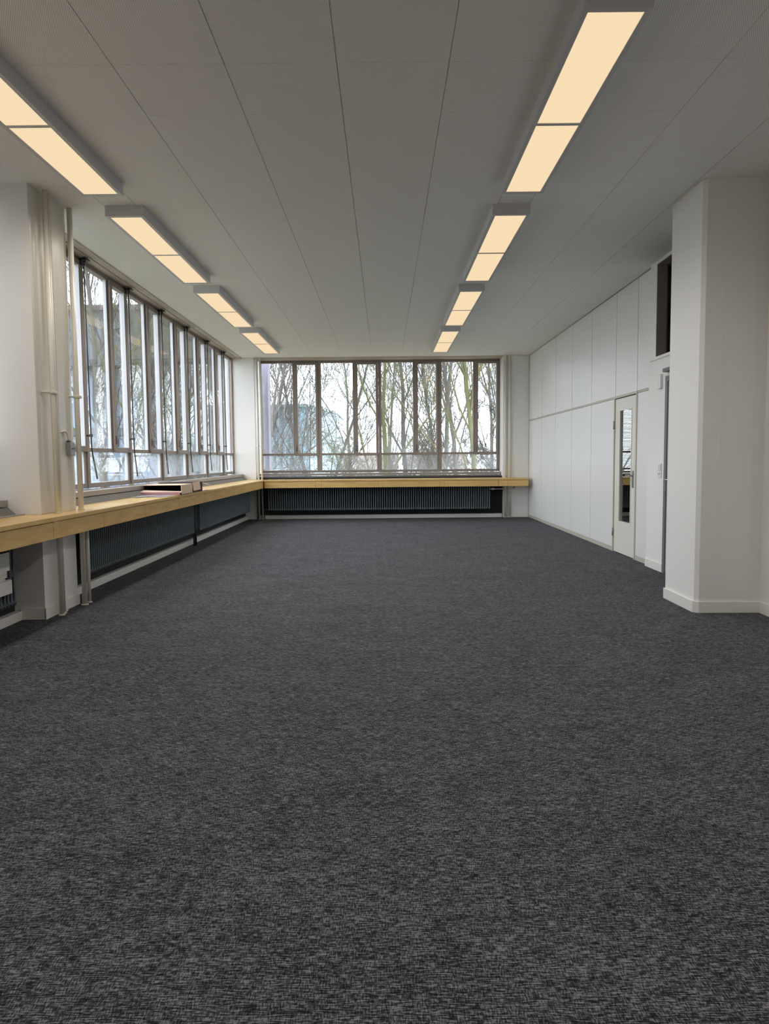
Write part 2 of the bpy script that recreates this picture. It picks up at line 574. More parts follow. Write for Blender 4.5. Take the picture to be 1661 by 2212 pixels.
tube(bm, [(XR - 0.012, 9.078, 0.955), (XR + 0.002, 9.078, 0.955)], 0.012)
child('door_handle', bm, 'steel', d, label='steel lever handle')

# masonry wall with transom window and grey door
OY0, OY1, OZ = 6.9, 8.27, 2.41         # transom opening
GY0, GY1, GZ = 6.95, 7.93, 2.155       # door opening
bm = B()
TW = 0.16
x0, x1 = XM, XM + TW
box(bm, x0, x1, OY1, YP, 0, ZC)                      # far strip
box(bm, x0, x1, GY1, OY1, 0, 2.40)
box(bm, x0, x1, GY0, GY1, GZ, 2.40)
box(bm, x0, x1, 5.84, GY0, 0, 2.40)
box(bm, x0, x1, 5.84, OY0, 2.40, ZC)
box(bm, x0, x1, OY0, OY1, 3.452, ZC)
obj('wall_right', bm, 'wall', kind='structure')
bm = B()
box(bm, XM - 0.015, XM + 0.01, 5.9, OY1 + 0.16, 2.385, 2.415)
obj('trim_4', bm, 'trim', kind='structure')
wn = struct('window_3', (XM, 7.6, 2.4))
bm = B()
fx0, fx1 = XM + 0.115, XM + 0.155
box(bm, fx0, fx1, OY1 - 0.03, OY1, 2.415, 3.452)
box(bm, fx0, fx1, OY0, OY0 + 0.03, 2.415, 3.452)
box(bm, fx0, fx1, OY0 + 0.03, OY1 - 0.03, 2.415, 2.44)
box(bm, fx0, fx1, OY0 + 0.03, OY1 - 0.03, 3.42, 3.452)
child('window_frame', bm, 'black', wn)
bm = B()
box(bm, XM + 0.13, XM + 0.136, OY0 + 0.03, OY1 - 0.03, 2.44, 3.42)
child('window_pane', bm, 'glass_clean', wn)
bm = B()                                             # reveal lining
box(bm, XM + 0.004, fx0, OY1 - 0.006, OY1, 2.415, 3.452)
box(bm, XM + 0.004, fx0, OY0, OY1, 3.446, 3.452)
child('reveal_lining', bm, 'sill', wn)
# dark corridor behind the transom and the door
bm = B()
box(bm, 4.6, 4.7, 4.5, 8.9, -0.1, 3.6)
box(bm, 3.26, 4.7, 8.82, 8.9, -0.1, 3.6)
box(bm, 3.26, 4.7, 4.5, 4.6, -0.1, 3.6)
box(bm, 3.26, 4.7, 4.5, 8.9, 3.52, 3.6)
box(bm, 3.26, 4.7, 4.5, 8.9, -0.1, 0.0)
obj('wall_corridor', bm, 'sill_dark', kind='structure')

d = struct('door_2', (XM, 7.4, 0))
bm = B()
box(bm, XM - 0.012, XM + 0.10, GY1 - 0.055, GY1 + 0.012, 0, GZ + 0.012)
box(bm, XM - 0.012, XM + 0.10, GY0 - 0.012, GY0 + 0.055, 0, GZ + 0.012)
box(bm, XM - 0.012, XM + 0.10, GY0 + 0.055, GY1 - 0.055, GZ - 0.05, GZ + 0.012)
child('door_frame', bm, 'greyframe', d, bevel=0.002)
bm = B()
box(bm, XM - 0.004, XM + 0.045, GY0 + 0.060, GY1 - 0.060, 0.008, GZ - 0.055)
child('door_leaf', bm, 'greydoor', d, bevel=0.002)
bm = B()
tube(bm, [(XM - 0.004, 7.80, 1.04), (XM - 0.055, 7.80, 1.04), (XM - 0.062, 7.79, 1.04), (XM - 0.062, 7.67, 1.04)], 0.010)
box(bm, XM - 0.010, XM - 0.003, 7.785, 7.82, 0.86, 1.10)
child('door_handle', bm, 'steel', d, label='dark steel lever handle')
bm = B()
box(bm, XM - 0.055, XM - 0.002, 7.62, 7.915, 2.205, 2.245)
box(bm, XM - 0.05, XM - 0.03, 7.55, 7.63, 2.21, 2.235)
tag(obj('door_closer', bm, 'greyframe', bevel=0.004), 'dark grey door closer fixed on wall above grey door', 'door closer')
bm = B()
box(bm, XM - 0.028, XM, 8.04, 8.135, 2.045, 2.205)
c_ = obj('wall_box', bm, 'white_metal', bevel=0.004)
tag(c_, 'small white sensor box on wall beside top of grey door', 'sensor')
sw = thing('light_switch', 'white double rocker switch plate with two sockets beside grey door', 'switch', (XM, 8.08, 1.13))
bm = B()
box(bm, XM - 0.010, XM, 8.02, 8.125, 1.055, 1.215)
plate = child('faceplate', bm, 'white_metal', sw, bevel=0.002)
for y in (8.05, 8.095):
    bm = B()
    v = box(bm, XM - 0.017, XM - 0.009, y - 0.018, y + 0.018, 1.135, 1.200)
    child('rocker', bm, 'trim', plate, bevel=0.002)
    bm = B()
    tube(bm, [(XM - 0.0125, y, 1.097), (XM - 0.009, y, 1.097)], 0.009, 12)
    child('socket_hole', bm, 'greyframe', plate)

# column standing forward on the right and the near right wall
bm = B()
prism_z(bm, [(2.556, 6.50), (2.556, 5.895), (2.586, 5.865), (3.085, 5.855), (3.20, 5.855), (3.20, 6.50)], 0, ZC)
obj('wall_right', bm, 'wall', kind='structure', bevel=0.002)
bm = B()
box(bm, 3.085, 3.26, -2.6, 5.855, 0, ZC + 0.03)
obj('wall_right', bm, 'wall', kind='structure')
bm = B()
box(bm, 3.078, 3.086, -2.6, 5.84, 2.40, 2.43)
box(bm, 3.080, 3.086, -2.6, 5.84, 3.47, ZC)
box(bm, 2.732, 2.738, 5.8600, 5.8645, 0.08, ZC)
box(bm, 2.985, 2.993, 5.8550, 5.8600, 0.08, ZC)
obj('trim_5', bm, 'trim', kind='structure')

# baseboards
BH = 0.085
def base(name, segs, m='trim', h=BH):
    bm = B()
    for s in segs:
        box(bm, *s, 0.0, h)
    return obj(name, bm, m, kind='structure', bevel=0.003)
base('baseboard_left', [(-3.05, -2.985, -2.6, 5.82), (-3.05, -2.985, 6.47, 15.66)], h=0.075)
base('baseboard_left', [(-3.0, -2.789, 5.815, 5.83), (-2.80, -2.786, 5.815, 6.47), (-3.0, -2.80, 6.46, 6.474)], h=0.095)
base('baseboard_back', [(-2.76, 2.56, 15.665, 15.75)], h=0.080)
base('baseboard_back', [(2.74, 3.12, 15.634, 15.65), (-2.985, -2.80, 15.634, 15.65)], h=0.075)
bm = B()
prism_z(bm, [(2.542, 6.51), (2.542, 5.889), (2.580, 5.851), (3.071, 5.841), (3.071, -2.6), (3.085, -2.6), (3.085, 5.855),
             (2.586, 5.865), (2.556, 5.895), (2.556, 6.51)], 0, 0.095)
obj('baseboard_right', bm, 'trim', kind='structure', bevel=0.002)
base('baseboard_right', [(XM - 0.014, XM, 7.945, YP - 0.002)], h=0.095)
base('baseboard_right', [(XM - 0.014, XM, 6.51, 6.93)], h=0.095)

# ---------------------------------------------------------------- strip windows
def strip_window(name, axis, plane, mull, z_bot, z_tr, z_top, first_end, last_end, outward, sash_z=None):
    """axis 'y' runs along Y in plane X=plane ; axis 'x' runs along X in plane Y=plane.
    every bay: wide fixed light, narrow side-hung sash, low fixed light under a transom"""
    root = struct(name, (plane, mull[1], z_bot) if axis == 'y' else (mull[1], plane, z_bot))
    o = outward                                        # sign of the outside direction
    def bx(bm, a0, a1, d0, d1, z0, z1, mi=0):          # a along the wall, d depth from the plane (+ = outside)
        p0, p1 = plane + o * d0, plane + o * d1
        if axis == 'y':
            box(bm, p0, p1, a0, a1, z0, z1, mi)
        else:
            box(bm, a0, a1, p0, p1, z0, z1, mi)
    fr = B()
    bx(fr, first_end, last_end, 0.0, 0.075, z_bot, z_bot + 0.052)
    bx(fr, first_end, last_end, 0.0, 0.075, z_top + 0.0, z_top + 0.055)
    bx(fr, first_end, last_end, 0.008, 0.07, z_tr, z_tr + 0.045)
    for k, m in enumerate(mull):
        if m < first_end or m > last_end: continue
        bx(fr, m - 0.020, m + 0.044, -0.012, 0.062, z_bot + 0.0, z_top + 0.06)
        bx(fr, m - 0.062, m - 0.020, 0.002, 0.055, z_bot + 0.03, z_tr + 0.02)
    for k in range(len(mull) - 1):
        m0, m1 = mull[k], mull[k + 1]
        s0 = m0 + 0.785 * (m1 - m0) / 1.342
        if s0 < first_end or s0 > last_end: continue
        bx(fr, s0 - 0.030, s0 + 0.012, 0.010, 0.055, z_tr + 0.04, z_top + 0.01)
    for e, sgn in ((first_end, 1), (last_end, -1)):
        bx(fr, e, e + sgn * 0.045, 0.0, 0.08, z_bot, z_top + 0.05)
    frame = child('window_frame', fr, 'frame', root, bevel=0.003)
    # glazing rebates, outside daylight put into their pale colour
    rb = B()
    for k in range(len(mull) - 1):
        m0, m1 = mull[k], mull[k + 1]
        s0 = m0 + 0.785 * (m1 - m0) / 1.342
        if m0 + 0.06 > last_end or m0 < first_end - 0.5: continue
        bx(rb, min(s0, last_end) - 0.036, min(s0, last_end) - 0.030, 0.014, 0.052, z_tr + 0.045, z_top)
        bx(rb, min(m1, last_end) - 0.068, min(m1, last_end) - 0.062, 0.014, 0.052, z_bot + 0.052, z_tr)
    child('glazing_rebate', rb, 'frame_lit', frame)
    gb = B()
    for k in range(len(mull) - 1):
        m0, m1 = mull[k], mull[k + 1]
        s0 = m0 + 0.785 * (m1 - m0) / 1.342
        a0, a1 = max(m0 + 0.04, first_end), min(s0, last_end)
        if a1 > a0: bx(gb, a0, a1, 0.030, 0.036, z_tr + 0.04, z_top + 0.005)
        a0, a1 = max(m0 + 0.04, first_end), min(m1 - 0.05, last_end)
        if a1 > a0: bx(gb, a0, a1, 0.029, 0.035, z_bot + 0.048, z_tr + 0.004)
    child('window_pane', gb, 'glass', root)
    # opening sashes
    zb = sash_z if sash_z else z_tr - 0.008
    for k in range(len(mull) - 1):
        m0, m1 = mull[k], mull[k + 1]
        s0 = m0 + 0.785 * (m1 - m0) / 1.342
        s1 = m1 - 0.022
        if s0 < first_end or s1 > last_end + 0.02: continue
        sb = B()
        bx(sb, s0, s0 + 0.075, -0.022, 0.05, zb, z_top + 0.012)
        bx(sb, s1 - 0.052, s1, -0.022, 0.05, zb, z_top + 0.012)
        bx(sb, s0 + 0.075, s1 - 0.052, -0.022, 0.05, zb, zb + 0.062)
        bx(sb, s0 + 0.075, s1 - 0.052, -0.022, 0.05, z_top - 0.04, z_top + 0.012)
        sash = child('opening_sash', sb, 'frame', root, bevel=0.004)
        e = B()
        bx(e, s1 - 0.060, s1 - 0.052, -0.016, 0.046, zb + 0.062, z_top - 0.04)
        child('sash_edge', e, 'frame_lit', sash)
        g = B()
        bx(g, s0 + 0.07, s1 - 0.048, 0.014, 0.020, zb + 0.058, z_top - 0.036)
        child('sash_pane', g, 'glass_clean', sash)
        h = B()
        bx(h, s0 + 0.022, s0 + 0.046, -0.034, -0.022, 1.50, 1.60)
        p0 = plane - o * 0.046
        q = (lambda a, z: (p0, a, z)) if axis == 'y' else (lambda a, z: (a, p0, z))
        tube(h, [q(s0 + 0.034, 1.575), q(s0 + 0.036, 1.53), q(s0 + 0.030, 1.47)], [0.010, 0.009, 0.007], 8)
        child('sash_handle', h, 'greyframe', sash)
    return root

MZ = (1.00, 1.385, 3.43)
ML = [7.93 + 1.342 * k for k in range(-2, 8)]
wl = strip_window('window_1', 'y', XW, ML, MZ[0], 1.400, 3.435, 6.46, YB, -1, sash_z=1.40)
bm = B()                                             # projecting sill board, slot and sloping apron
for a, b_ in ((6.46, YB),):
    prism_y(bm, [(-3.30, 0.985), (-3.065, 0.985), (-3.065, 0.935), (-3.085, 0.935), (-3.085, 0.965), (-3.30, 0.965)], a, b_, 0)
    prism_y(bm, [(-3.30, 0.93), (-3.068, 0.925), (-2.998, 0.866), (-2.992, 0.866), (-2.992, 0.86), (-3.30, 0.86)], a, b_, 1)
child('window_sill', bm, ['sill', 'sill_dark'], wl)

MB = [-2.777 + 1.337 * k for k in range(0, 5)]
wb = strip_window('window_2', 'x', YW, MB, MZ[0], 1.385, 3.425, -2.765, 2.575, 1, sash_z=1.372)
bm = B()
prism_x(bm, [(YW + 0.05, 0.985), (15.90, 0.985), (15.90, 0.938), (15.925, 0.938), (15.925, 0.965), (YW + 0.05, 0.965)], -2.765, 2.575, 0)
prism_x(bm, [(YW + 0.05, 0.925), (15.905, 0.925), (15.84, 0.866), (15.835, 0.86), (YW + 0.05, 0.86)], -2.765, 2.575, 1)
child('window_sill', bm, ['sill', 'sill_dark'], wb)

# near left window narrowed to dim the pillar; only its sill end shows
wk = strip_window('window_4', 'y', XW, [1.80 + 1.342 * k for k in range(2, 4)], MZ[0], 1.40, 3.435, 5.62, 5.83, -1, sash_z=1.40)
bm = B()
prism_y(bm, [(-3.30, 0.985), (-3.065, 0.985), (-3.065, 0.935), (-3.085, 0.935), (-3.085, 0.965), (-3.30, 0.965)], 4.484, 5.83, 0)
prism_y(bm, [(-3.30, 0.93), (-3.068, 0.925), (-2.998, 0.866), (-2.992, 0.866), (-2.992, 0.86), (-3.30, 0.86)], 4.484, 5.83, 1)
box(bm, -2.992, -2.93, 4.484, 5.829, 0.866, 0.871, 0)
child('window_sill', bm, ['sill', 'sill_dark'], wk)

# ---------------------------------------------------------------- timber ledges
def wavy(bm, *a): box(bm, *a)
YF = 15.20
t = thing('window_ledge', 'long pale beech window ledge running under the left windows', 'ledge', (-2.7, 10, 0.7))
bm = B()
box(bm, -2.790, -2.56, -2.0, YB - 0.005, 0.832, 0.865)
box(bm, -2.990, -2.790, -2.0, 5.82, 0.832, 0.865)
box(bm, -2.990, -2.790, 6.475, YB - 0.005, 0.832, 0.865)
child('ledge_top', bm, 'wood', t, bevel=0.002)
bm = B()
box(bm, -2.62, -2.585, -2.0, YB - 0.005, 0.72, 0.832)
child('ledge_rail', bm, 'wood', t)
J = [5.663, 6.545, 7.80, 9.078, 10.364, 11.66, 13.012]
segs = [(-2.0, 1.25), (1.25, 2.55), (2.55, 3.2), (3.2, 5.663), (5.663, 6.545), (6.545, 7.80), (7.80, 9.078), (9.078, 10.364), (10.364, 11.66), (11.66, 13.012), (13.012, 15.19)]
for k, (a, b_) in enumerate(segs):
    bm = B()
    if 3 <= k < 10 and k != 4:
        box(bm, -2.583, -2.568, a + 0.0022, b_ - 0.128, 0.695, 0.824)
        box(bm, -2.583, -2.5665, b_ - 0.125, b_ - 0.0022, 0.695, 0.830)
    else:
        box(bm, -2.583, -2.568, a + 0.0022, b_ - 0.0022, 0.695, 0.824)
    child('fascia_panel', bm, 'wood', t, bevel=0.001)
t = thing('window_ledge', 'shorter beech window ledge across the end window, above dark radiator', 'ledge', (0, 15.4, 0.7))
bm = B()
box(bm, -2.556, 3.045, YF, 15.60, 0.832, 0.865)
box(bm, -2.556, 2.57, 15.60, 15.84, 0.832, 0.865)
child('ledge_top', bm, 'wood', t, bevel=0.002)
bm = B()
box(bm, -2.556, 3.045, YF + 0.03, YF + 0.06, 0.72, 0.832)
child('ledge_rail', bm, 'wood', t)
JB = [-2.553, -1.464, -1.342, -0.134, -0.040, 1.173, 1.267, 2.406, 2.596, 3.045]
for k in range(len(JB) - 1):
    bm = B()
    box(bm, JB[k] + 0.0022, JB[k + 1] - 0.0022, YF + 0.010 - (0.002 if k % 2 else 0), YF + 0.026, 0.695, 0.824 if k % 2 == 0 else 0.8295)
    child('fascia_panel', bm, 'wood', t, bevel=0.001)

bm = B()                                             # angle bracket carrying the ledge end
prism_x(bm, [(15.26, 0.694), (15.645, 0.694), (15.645, 0.62)], 2.80, 2.815)
box(bm, 2.72, 3.04, 15.30, 15.33, 0.684, 0.694)
tag(obj('shelf_bracket', bm, 'wood'), 'small brown bracket under the right end of the end ledge', 'bracket')

# ---------------------------------------------------------------- radiators
def section_mesh(pitch, axis):
    """one element: front and rear column, bottom and top hub"""
    bm = B()
    H = 0.56
    prof = [(0.0, .004), (.006, .0105), (.018, .0145), (.032, .0150), (.050, .0115), (.075, .0108),
            (H - .06, .0108), (H - .04, .014), (H - .015, .013), (H, .005)]
    for d in (0.0, -0.085):
        P = (lambda z: (d, 0, z)) if axis == 'y' else (lambda z: (0, -d, z))
        tube(bm, [P(z) for z, r in prof], [r for z, r in prof], 8)
    for z in (0.027, H - 0.03):
        for d in (0.0, -0.085):
            a = ((d, -pitch / 2, z), (d, pitch / 2, z)) if axis == 'y' else ((-pitch / 2, -d, z), (pitch / 2, -d, z))
            tube(bm, a, 0.0085, 6, caps=True)
        if axis == 'y':
            box(bm, -0.085, 0.0, -0.008, 0.008, z - 0.010, z + 0.010)
        else:
            box(bm, -0.008, 0.008, 0.0, 0.085, z - 0.010, z + 0.010)
    return bm

protos = {}
def radiator(label, axis, start, n, pitch, front, z0, pipes=None):
    loc = (front, start, z0) if axis == 'y' else (start, front, z0)
    t = thing('radiator', label, 'radiator', loc, 0, 'anthracite column radiators under the ledges')
    key = (axis, pitch)
    if key not in protos:
        bm = section_mesh(pitch, axis)
        bmesh.ops.recalc_face_normals(bm, faces=bm.faces[:])
        me = bpy.data.meshes.new('radiator_column')
        bm.to_mesh(me); bm.free()
        me.materials.append(M['rad'])
        protos[key] = me
    for k in range(n):
        o = bpy.data.objects.new('radiator_column', protos[key])
        COL.objects.link(o)
        o.parent = t
        o.location = (0, k * pitch, 0) if axis == 'y' else (k * pitch, 0, 0)
    if pipes:
        for pts, r in pipes:
            bm = B()
            tube(bm, pts, r, 10)
            child('radiator_pipe', bm, 'radpipe', t)
    return t
RF = -2.865
radiator('anthracite column radiator under left ledge, nearer of the two beyond the pipes', 'y', 6.905, 77, 0.0500, RF, 0.205,
         [([(RF - .03, 10.76, 0.235), (RF - .03, 10.80, 0.235), (RF - .03, 10.81, 0.22), (RF - .03, 10.81, 0.0)], 0.011)])
radiator('anthracite column radiator under left ledge, farther one next to the corner', 'y', 11.06, 83, 0.0500, RF, 0.205,
         [([(RF - .03, 11.03, 0.235), (RF - .03, 10.96, 0.235), (RF - .03, 10.94, 0.22), (RF - .03, 10.94, 0.0)], 0.011),
          ([(RF - .03, 11.03, 0.60), (RF - .03, 10.90, 0.60), (RF - .03, 10.88, 0.58), (RF - .03, 10.88, 0.0)], 0.011)])
radiator('anthracite radiator at the far left edge, behind the white louvred cover', 'y', 1.63, 78, 0.0500, RF, 0.190)
radiator('wide anthracite column radiator under the end window', 'x', -2.50, 100, 0.0480, 15.44, 0.195,
         [([(-2.53, 15.46, 0.222), (-2.585, 15.46, 0.222), (-2.60, 15.46, 0.21), (-2.60, 15.46, 0.0)], 0.009)])
bm = B()
tube(bm, [(2.345, 15.46, 0.625), (2.60, 15.58, 0.622)], 0.010, 10)
tube(bm, [(2.300, 15.44, 0.628), (2.345, 15.46, 0.628)], [0.020, 0.024], 12)
tube(bm, [(2.255, 15.44, 0.628), (2.300, 15.44, 0.628)], 0.009, 10)
tag(obj('radiator_valve', bm, 'white_metal'), 'pale valve and feed pipe at right end of end radiator', 'valve')

# louvred cover hung on the near left radiator
t = thing('louvred_cover', 'white louvred metal cover hooked in front of radiator at left edge', 'cover', (-2.8, 4.9, 0.3))
bm = B()
box(bm, -2.838, -2.810, 4.40, 5.35, 0.31, 0.41)
box(bm, -2.838, -2.822, 4.40, 5.35, 0.41, 0.62)
panel = child('cover_panel', bm, 'white_metal', t, bevel=0.003)
for k in range(13):
    z = 0.425 + k * 0.0148
    bm = B()
    prism_y(bm, [(-2.822, z + 0.009), (-2.815, z), (-2.815, z - 0.003), (-2.822, z + 0.002)], 4.41, 5.335)
    child('louvre_slat', bm, 'white_metal', panel)
bm = B()
box(bm, -2.825, -2.802, 5.30, 5.352, 0.43, 0.485)
box(bm, -2.815, -2.800, 5.27, 5.33, 0.425, 0.437)
child('latch', bm, 'black', t, label='dark plastic latch')

# ---------------------------------------------------------------- heating pipes
def riser(label, x, y, r, clamp_z, group, top=ZC):
    t = thing('heating_pipe', label, 'pipe', (x, y, 0), 0, group)
    bm = B()
    tube(bm, [(0, 0, 0.0), (0, 0, top)], r, 14)
    obj('pipe_run', bm, 'pipe', t)
    bm = B()
    tube(bm, [(0, 0, 0.012), (0, 0, 0.0)], [r + 0.006, r + 0.010], 14)
    obj('floor_collar', bm, 'pipe', t)
    if top > 1.0:
        bm = B()
        tube(bm, [(0, 0, 0.866), (0, 0, 0.872)], r + 0.007, 14)
        obj('ledge_collar', bm, 'pipe', t)
    return t
G = 'cream heating pipes beside the left pillar'
riser('thick cream heating pipe on left pillar, nearest to the camera', -2.735, 5.985, 0.0185, 1.86, G)
riser('thinner cream heating pipe just behind the nearest one on the pillar', -2.750, 6.060, 0.0145, 1.86, G)
riser('cream heating pipe at far edge of left pillar, in front of daylight gap', -2.722, 6.42, 0.023, 1.86, G)
riser('slim cream pipe stub below the ledge at far edge of left pillar', -2.722, 6.525, 0.015, 1.86, G, 0.832)
G = 'white heating pipes in the far left corner'
riser('white heating pipe in far left corner, left of its pair', -2.735, 15.59, 0.023, 1.9, G)
riser('white heating pipe in far left corner, touching the end window', -2.660, 15.59, 0.020, 1.9, G)
G = 'white heating pipes right of the end window'
riser('white heating pipe right of end window, left of its pair', 2.613, 15.60, 0.023, 1.9, G)
riser('white heating pipe right of end window, right of its pair', 2.703, 15.60, 0.026, 1.9, G)

def clamp(label, p0, p1, wallpt, group):
    t = thing('pipe_clamp', label, 'clamp', p0, 0, group)
    bm = B()
    tube(bm, [wallpt, p0, p1], [0.007, 0.008, 0.008], 8)
    child('clamp_rod', bm, 'pipe', t)
    bm = B()
    for p in (p0, p1):
        tube(bm, [(p[0], p[1] - 0.0, p[2] - 0.012), (p[0], p[1], p[2] + 0.012)], 0.030, 14)
    child('clamp_ring', bm, 'pipe', t, bevel=0.002)
    return t
G = 'pipe clamps at head height'
clamp('cream clamp at head height on the nearest pipe pair of left pillar', (-2.735, 5.985, 1.865), (-2.750, 6.060, 1.865), (-2.79, 5.90, 1.865), G)
clamp('cream clamp at head height on the single pipe at pillar far edge', (-2.722, 6.42, 1.865), (-2.722, 6.450, 1.865), (-2.79, 6.33, 1.865), G)
clamp('white clamp at mid height on the pipe pair in far left corner', (-2.735, 15.59, 1.60), (-2.660, 15.59, 1.60), (-2.79, 15.64, 1.60), G)
clamp('white clamp at mid height on the pipe pair right of end window', (2.613, 15.60, 1.60), (2.703, 15.60, 1.60), (2.66, 15.648, 1.60), G)

# casing strips on the pillar side
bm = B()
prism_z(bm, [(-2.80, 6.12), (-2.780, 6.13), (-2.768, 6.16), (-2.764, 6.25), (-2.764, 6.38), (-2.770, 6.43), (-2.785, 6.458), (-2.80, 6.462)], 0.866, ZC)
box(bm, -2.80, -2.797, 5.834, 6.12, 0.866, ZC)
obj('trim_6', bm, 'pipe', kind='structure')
bm = B()
box(bm, -2.80, -2.762, 6.105, 6.165, 0.0, 0.83)
obj('trim_7', bm, 'trim', kind='structure')

# grey lock box with bent cable
t = thing('control_box', 'small grey metal control box on side of the left pillar', 'control box', (-2.75, 6.27, 1.4))
bm = B()
box(bm, -2.764, -2.722, 6.255, 6.345, 1.345, 1.462)
body = child('box_body', bm, 'grey_metal', t, bevel=0.004)
bm = B()
box(bm, -2.723, -2.718, 6.285, 6.33, 1.400, 1.412)
child('key_slot', bm, 'black', body)
bm = B()
tube(bm, [(-2.744, 6.270, 1.462), (-2.742, 6.268, 1.49), (-2.744, 6.258, 1.53), (-2.752, 6.235, 1.553), (-2.762, 6.20, 1.553), (-2.770, 6.17, 1.54)], 0.008, 10)
child('cable', bm, 'pipe', t)
bm = B()
box(bm, -2.756, -2.730, 6.255, 6.290, 1.462, 1.474)
child('cable_gland', bm, 'black', t)

# ---------------------------------------------------------------- blind cranks
ORD = ['nearest', 'second', 'third', 'fourth', 'fifth', 'farthest']
for k in range(6):
    y = 7.93 + 1.342 * k
    t = thing('blind_crank', 'dark blind crank rod hanging at %s left window post, %s' % (ORD[k], ['next to the pipes', 'one bay on', 'two bays on', 'three bays on', 'four bays on', 'next to the far corner'][k]),
              'crank', (-3.2, y, 3.4), 0, 'blind cranks on the left window posts')
    yr = y - 0.075
    bm = B()
    box(bm, -3.262, -3.17, y - 0.045, y + 0.030, 3.452, 3.466)
    box(bm, -3.262, -3.235, y - 0.05, y - 0.01, 3.40, 3.455)
    tube(bm, [(-3.20, yr + 0.02, 3.462), (-3.195, yr + 0.01, 3.43), (-3.20, yr, 3.39)], [0.018, 0.016, 0.010], 8)
    child('crank_gear', bm, 'black', t)
    bm = B()
    sway = (0.07, 0.03, 0.02, 0.03, 0.01, 0.0)[k]
    tube(bm, [(-3.20, yr, 3.40), (-3.20, yr + 0.012, 2.4), (-3.20, yr + 0.02, 1.58), (-3.20, yr + 0.03, 1.42), (-3.198, yr + 0.04 + sway * 0.4, 1.30)], 0.0075, 8)
    rod = child('crank_rod', bm, 'black', t)
    bm = B()
    tube(bm, [(-3.198, yr + 0.04 + sway * 0.4, 1.30), (-3.19, yr + 0.055 + sway, 1.10)], 0.010, 8)
    child('crank_grip', bm, 'greyframe', rod)
    bm = B()
    tube(bm, [(-3.262, y - 0.04, 1.575), (-3.195, yr + 0.02, 1.575)], 0.009, 8)
    box(bm, -3.212, -3.186, yr + 0.005, yr + 0.035, 1.56, 1.59)
    child('crank_clip', bm, 'black', t)

# ---------------------------------------------------------------- ceiling lights
def light_fixture(x0, x1, y0, y1, label):
    zb = 3.398
    t = thing('ceiling_light', label, 'ceiling light', ((x0 + x1) / 2, (y0 + y1) / 2, zb), 0, 'long surface mounted ceiling lights')
    f, e, j = 0.030, 0.042, 0.016
    ym = (y0 + y1) / 2
    bm = B()
    box(bm, x0, x0 + f, y0, y1, zb, ZC)
    box(bm, x1 - f, x1, y0, y1, zb, ZC)
    box(bm, x0 + f, x1 - f, y0, y0 + e, zb, ZC)
    box(bm, x0 + f, x1 - f, y1 - e, y1, zb, ZC)
    box(bm, x0 + f, x1 - f, ym - j, ym + j, zb, ZC)
    box(bm, x0 + f, x1 - f, y0 + e, y1 - e, ZC - 0.02, ZC)
    child('lamp_housing', bm, 'lamp', t, bevel=0.0015)
    for a, b_ in ((y0 + e, ym - j), (ym + j, y1 - e)):
        bm = B()
        box(bm, x0 + f, x1 - f, a, b_, zb + 0.004, zb + 0.010)
        child('diffuser', bm, 'emit', t)
        for q, dx in ((0.12, -0.115), (0.38, 0.115), (0.62, -0.04), (0.88, 0.06)):
            ld = bpy.data.lights.new('panel_light', 'SPOT')
            ld.energy = LAMP_W
            ld.color = (1.0, 0.95, 0.88)
            ld.spot_size = math.radians(166)
            ld.spot_blend = 1.0
            ld.shadow_soft_size = 0.0
            lo = bpy.data.objects.new('panel_light', ld)
            COL.objects.link(lo)
            lo.parent = t
            lo.matrix_parent_inverse = base_inv(t)
            lo.location = ((x0 + x1) / 2 + dx, a + (b_ - a) * q, zb - 0.004)
    return t
W = ['nearest', 'second nearest', 'third nearest', 'farthest']
for k in range(4):
    y0 = 3.535 + 2.862 * k
    light_fixture(0.955, 1.285, y0, y0 + 2.385, '%s lit ceiling light of the right row, two warm panels' % W[k])
    y0 = 3.51 + 2.865 * k - 0.02
    light_fixture(-2.388, -2.060, y0, y0 + 2.40, '%s lit ceiling light of the left row, beside windows' % W[k])

light_fixture(0.955, 1.285, 0.673, 3.058, 'added unseen ceiling light continuing the right row, next one behind the frame edge')  # lamp rows continued out of view, added to brighten the near end
light_fixture(-2.388, -2.060, 0.625, 3.025, 'added unseen ceiling light continuing the left row, next one behind the frame edge')
light_fixture(0.955, 1.285, -2.19, 0.196, 'added unseen ceiling light continuing the right row, at the wall behind camera')  # second unseen pair, added to lift the near floor
light_fixture(-2.388, -2.060, -2.24, 0.16, 'added unseen ceiling light continuing the left row, at the wall behind camera')
light_fixture(5.0, 5.33, 12.6, 14.985, 'added unseen ceiling light brightening the next room beyond the partition')  # unseen lamp added to brighten the room behind the door glass

# ---------------------------------------------------------------- boxes on the ledge
def sheet(bm, pts, th=0.004, mi=0):
    """a folded board: quad given by four corners, thickened along its normal"""
    a = [Vector(p) for p in pts]
    n = (a[1] - a[0]).cross(a[3] - a[0]).normalized() * th
    v = [bm.verts.new(p) for p in a] + [bm.verts.new(p + n) for p in a]
    for f in ((3, 2, 1, 0), (4, 5, 6, 7), (0, 1, 5, 4), (1, 2, 6, 5), (2, 3, 7, 6), (3, 0, 4, 7)):
        bm.faces.new([v[i] for i in f]).material_index = mi
ZL = 0.866
t = thing('cardboard_box', 'flattened tan cardboard box lying open towards the camera on left ledge', 'box', (-2.78, 9.3, ZL))
bm = B()                                             # sleeve, open at the near end
box(bm, -3.035, -2.555, 9.02, 9.54, ZL + 0.000, ZL + 0.006, 1)
box(bm, -3.035, -2.555, 9.02, 9.54, ZL + 0.118, ZL + 0.124, 0)
box(bm, -3.035, -3.029, 9.02, 9.54, ZL + 0.006, ZL + 0.118, 1)
box(bm, -2.561, -2.555, 9.02, 9.54, ZL + 0.006, ZL + 0.118, 0)
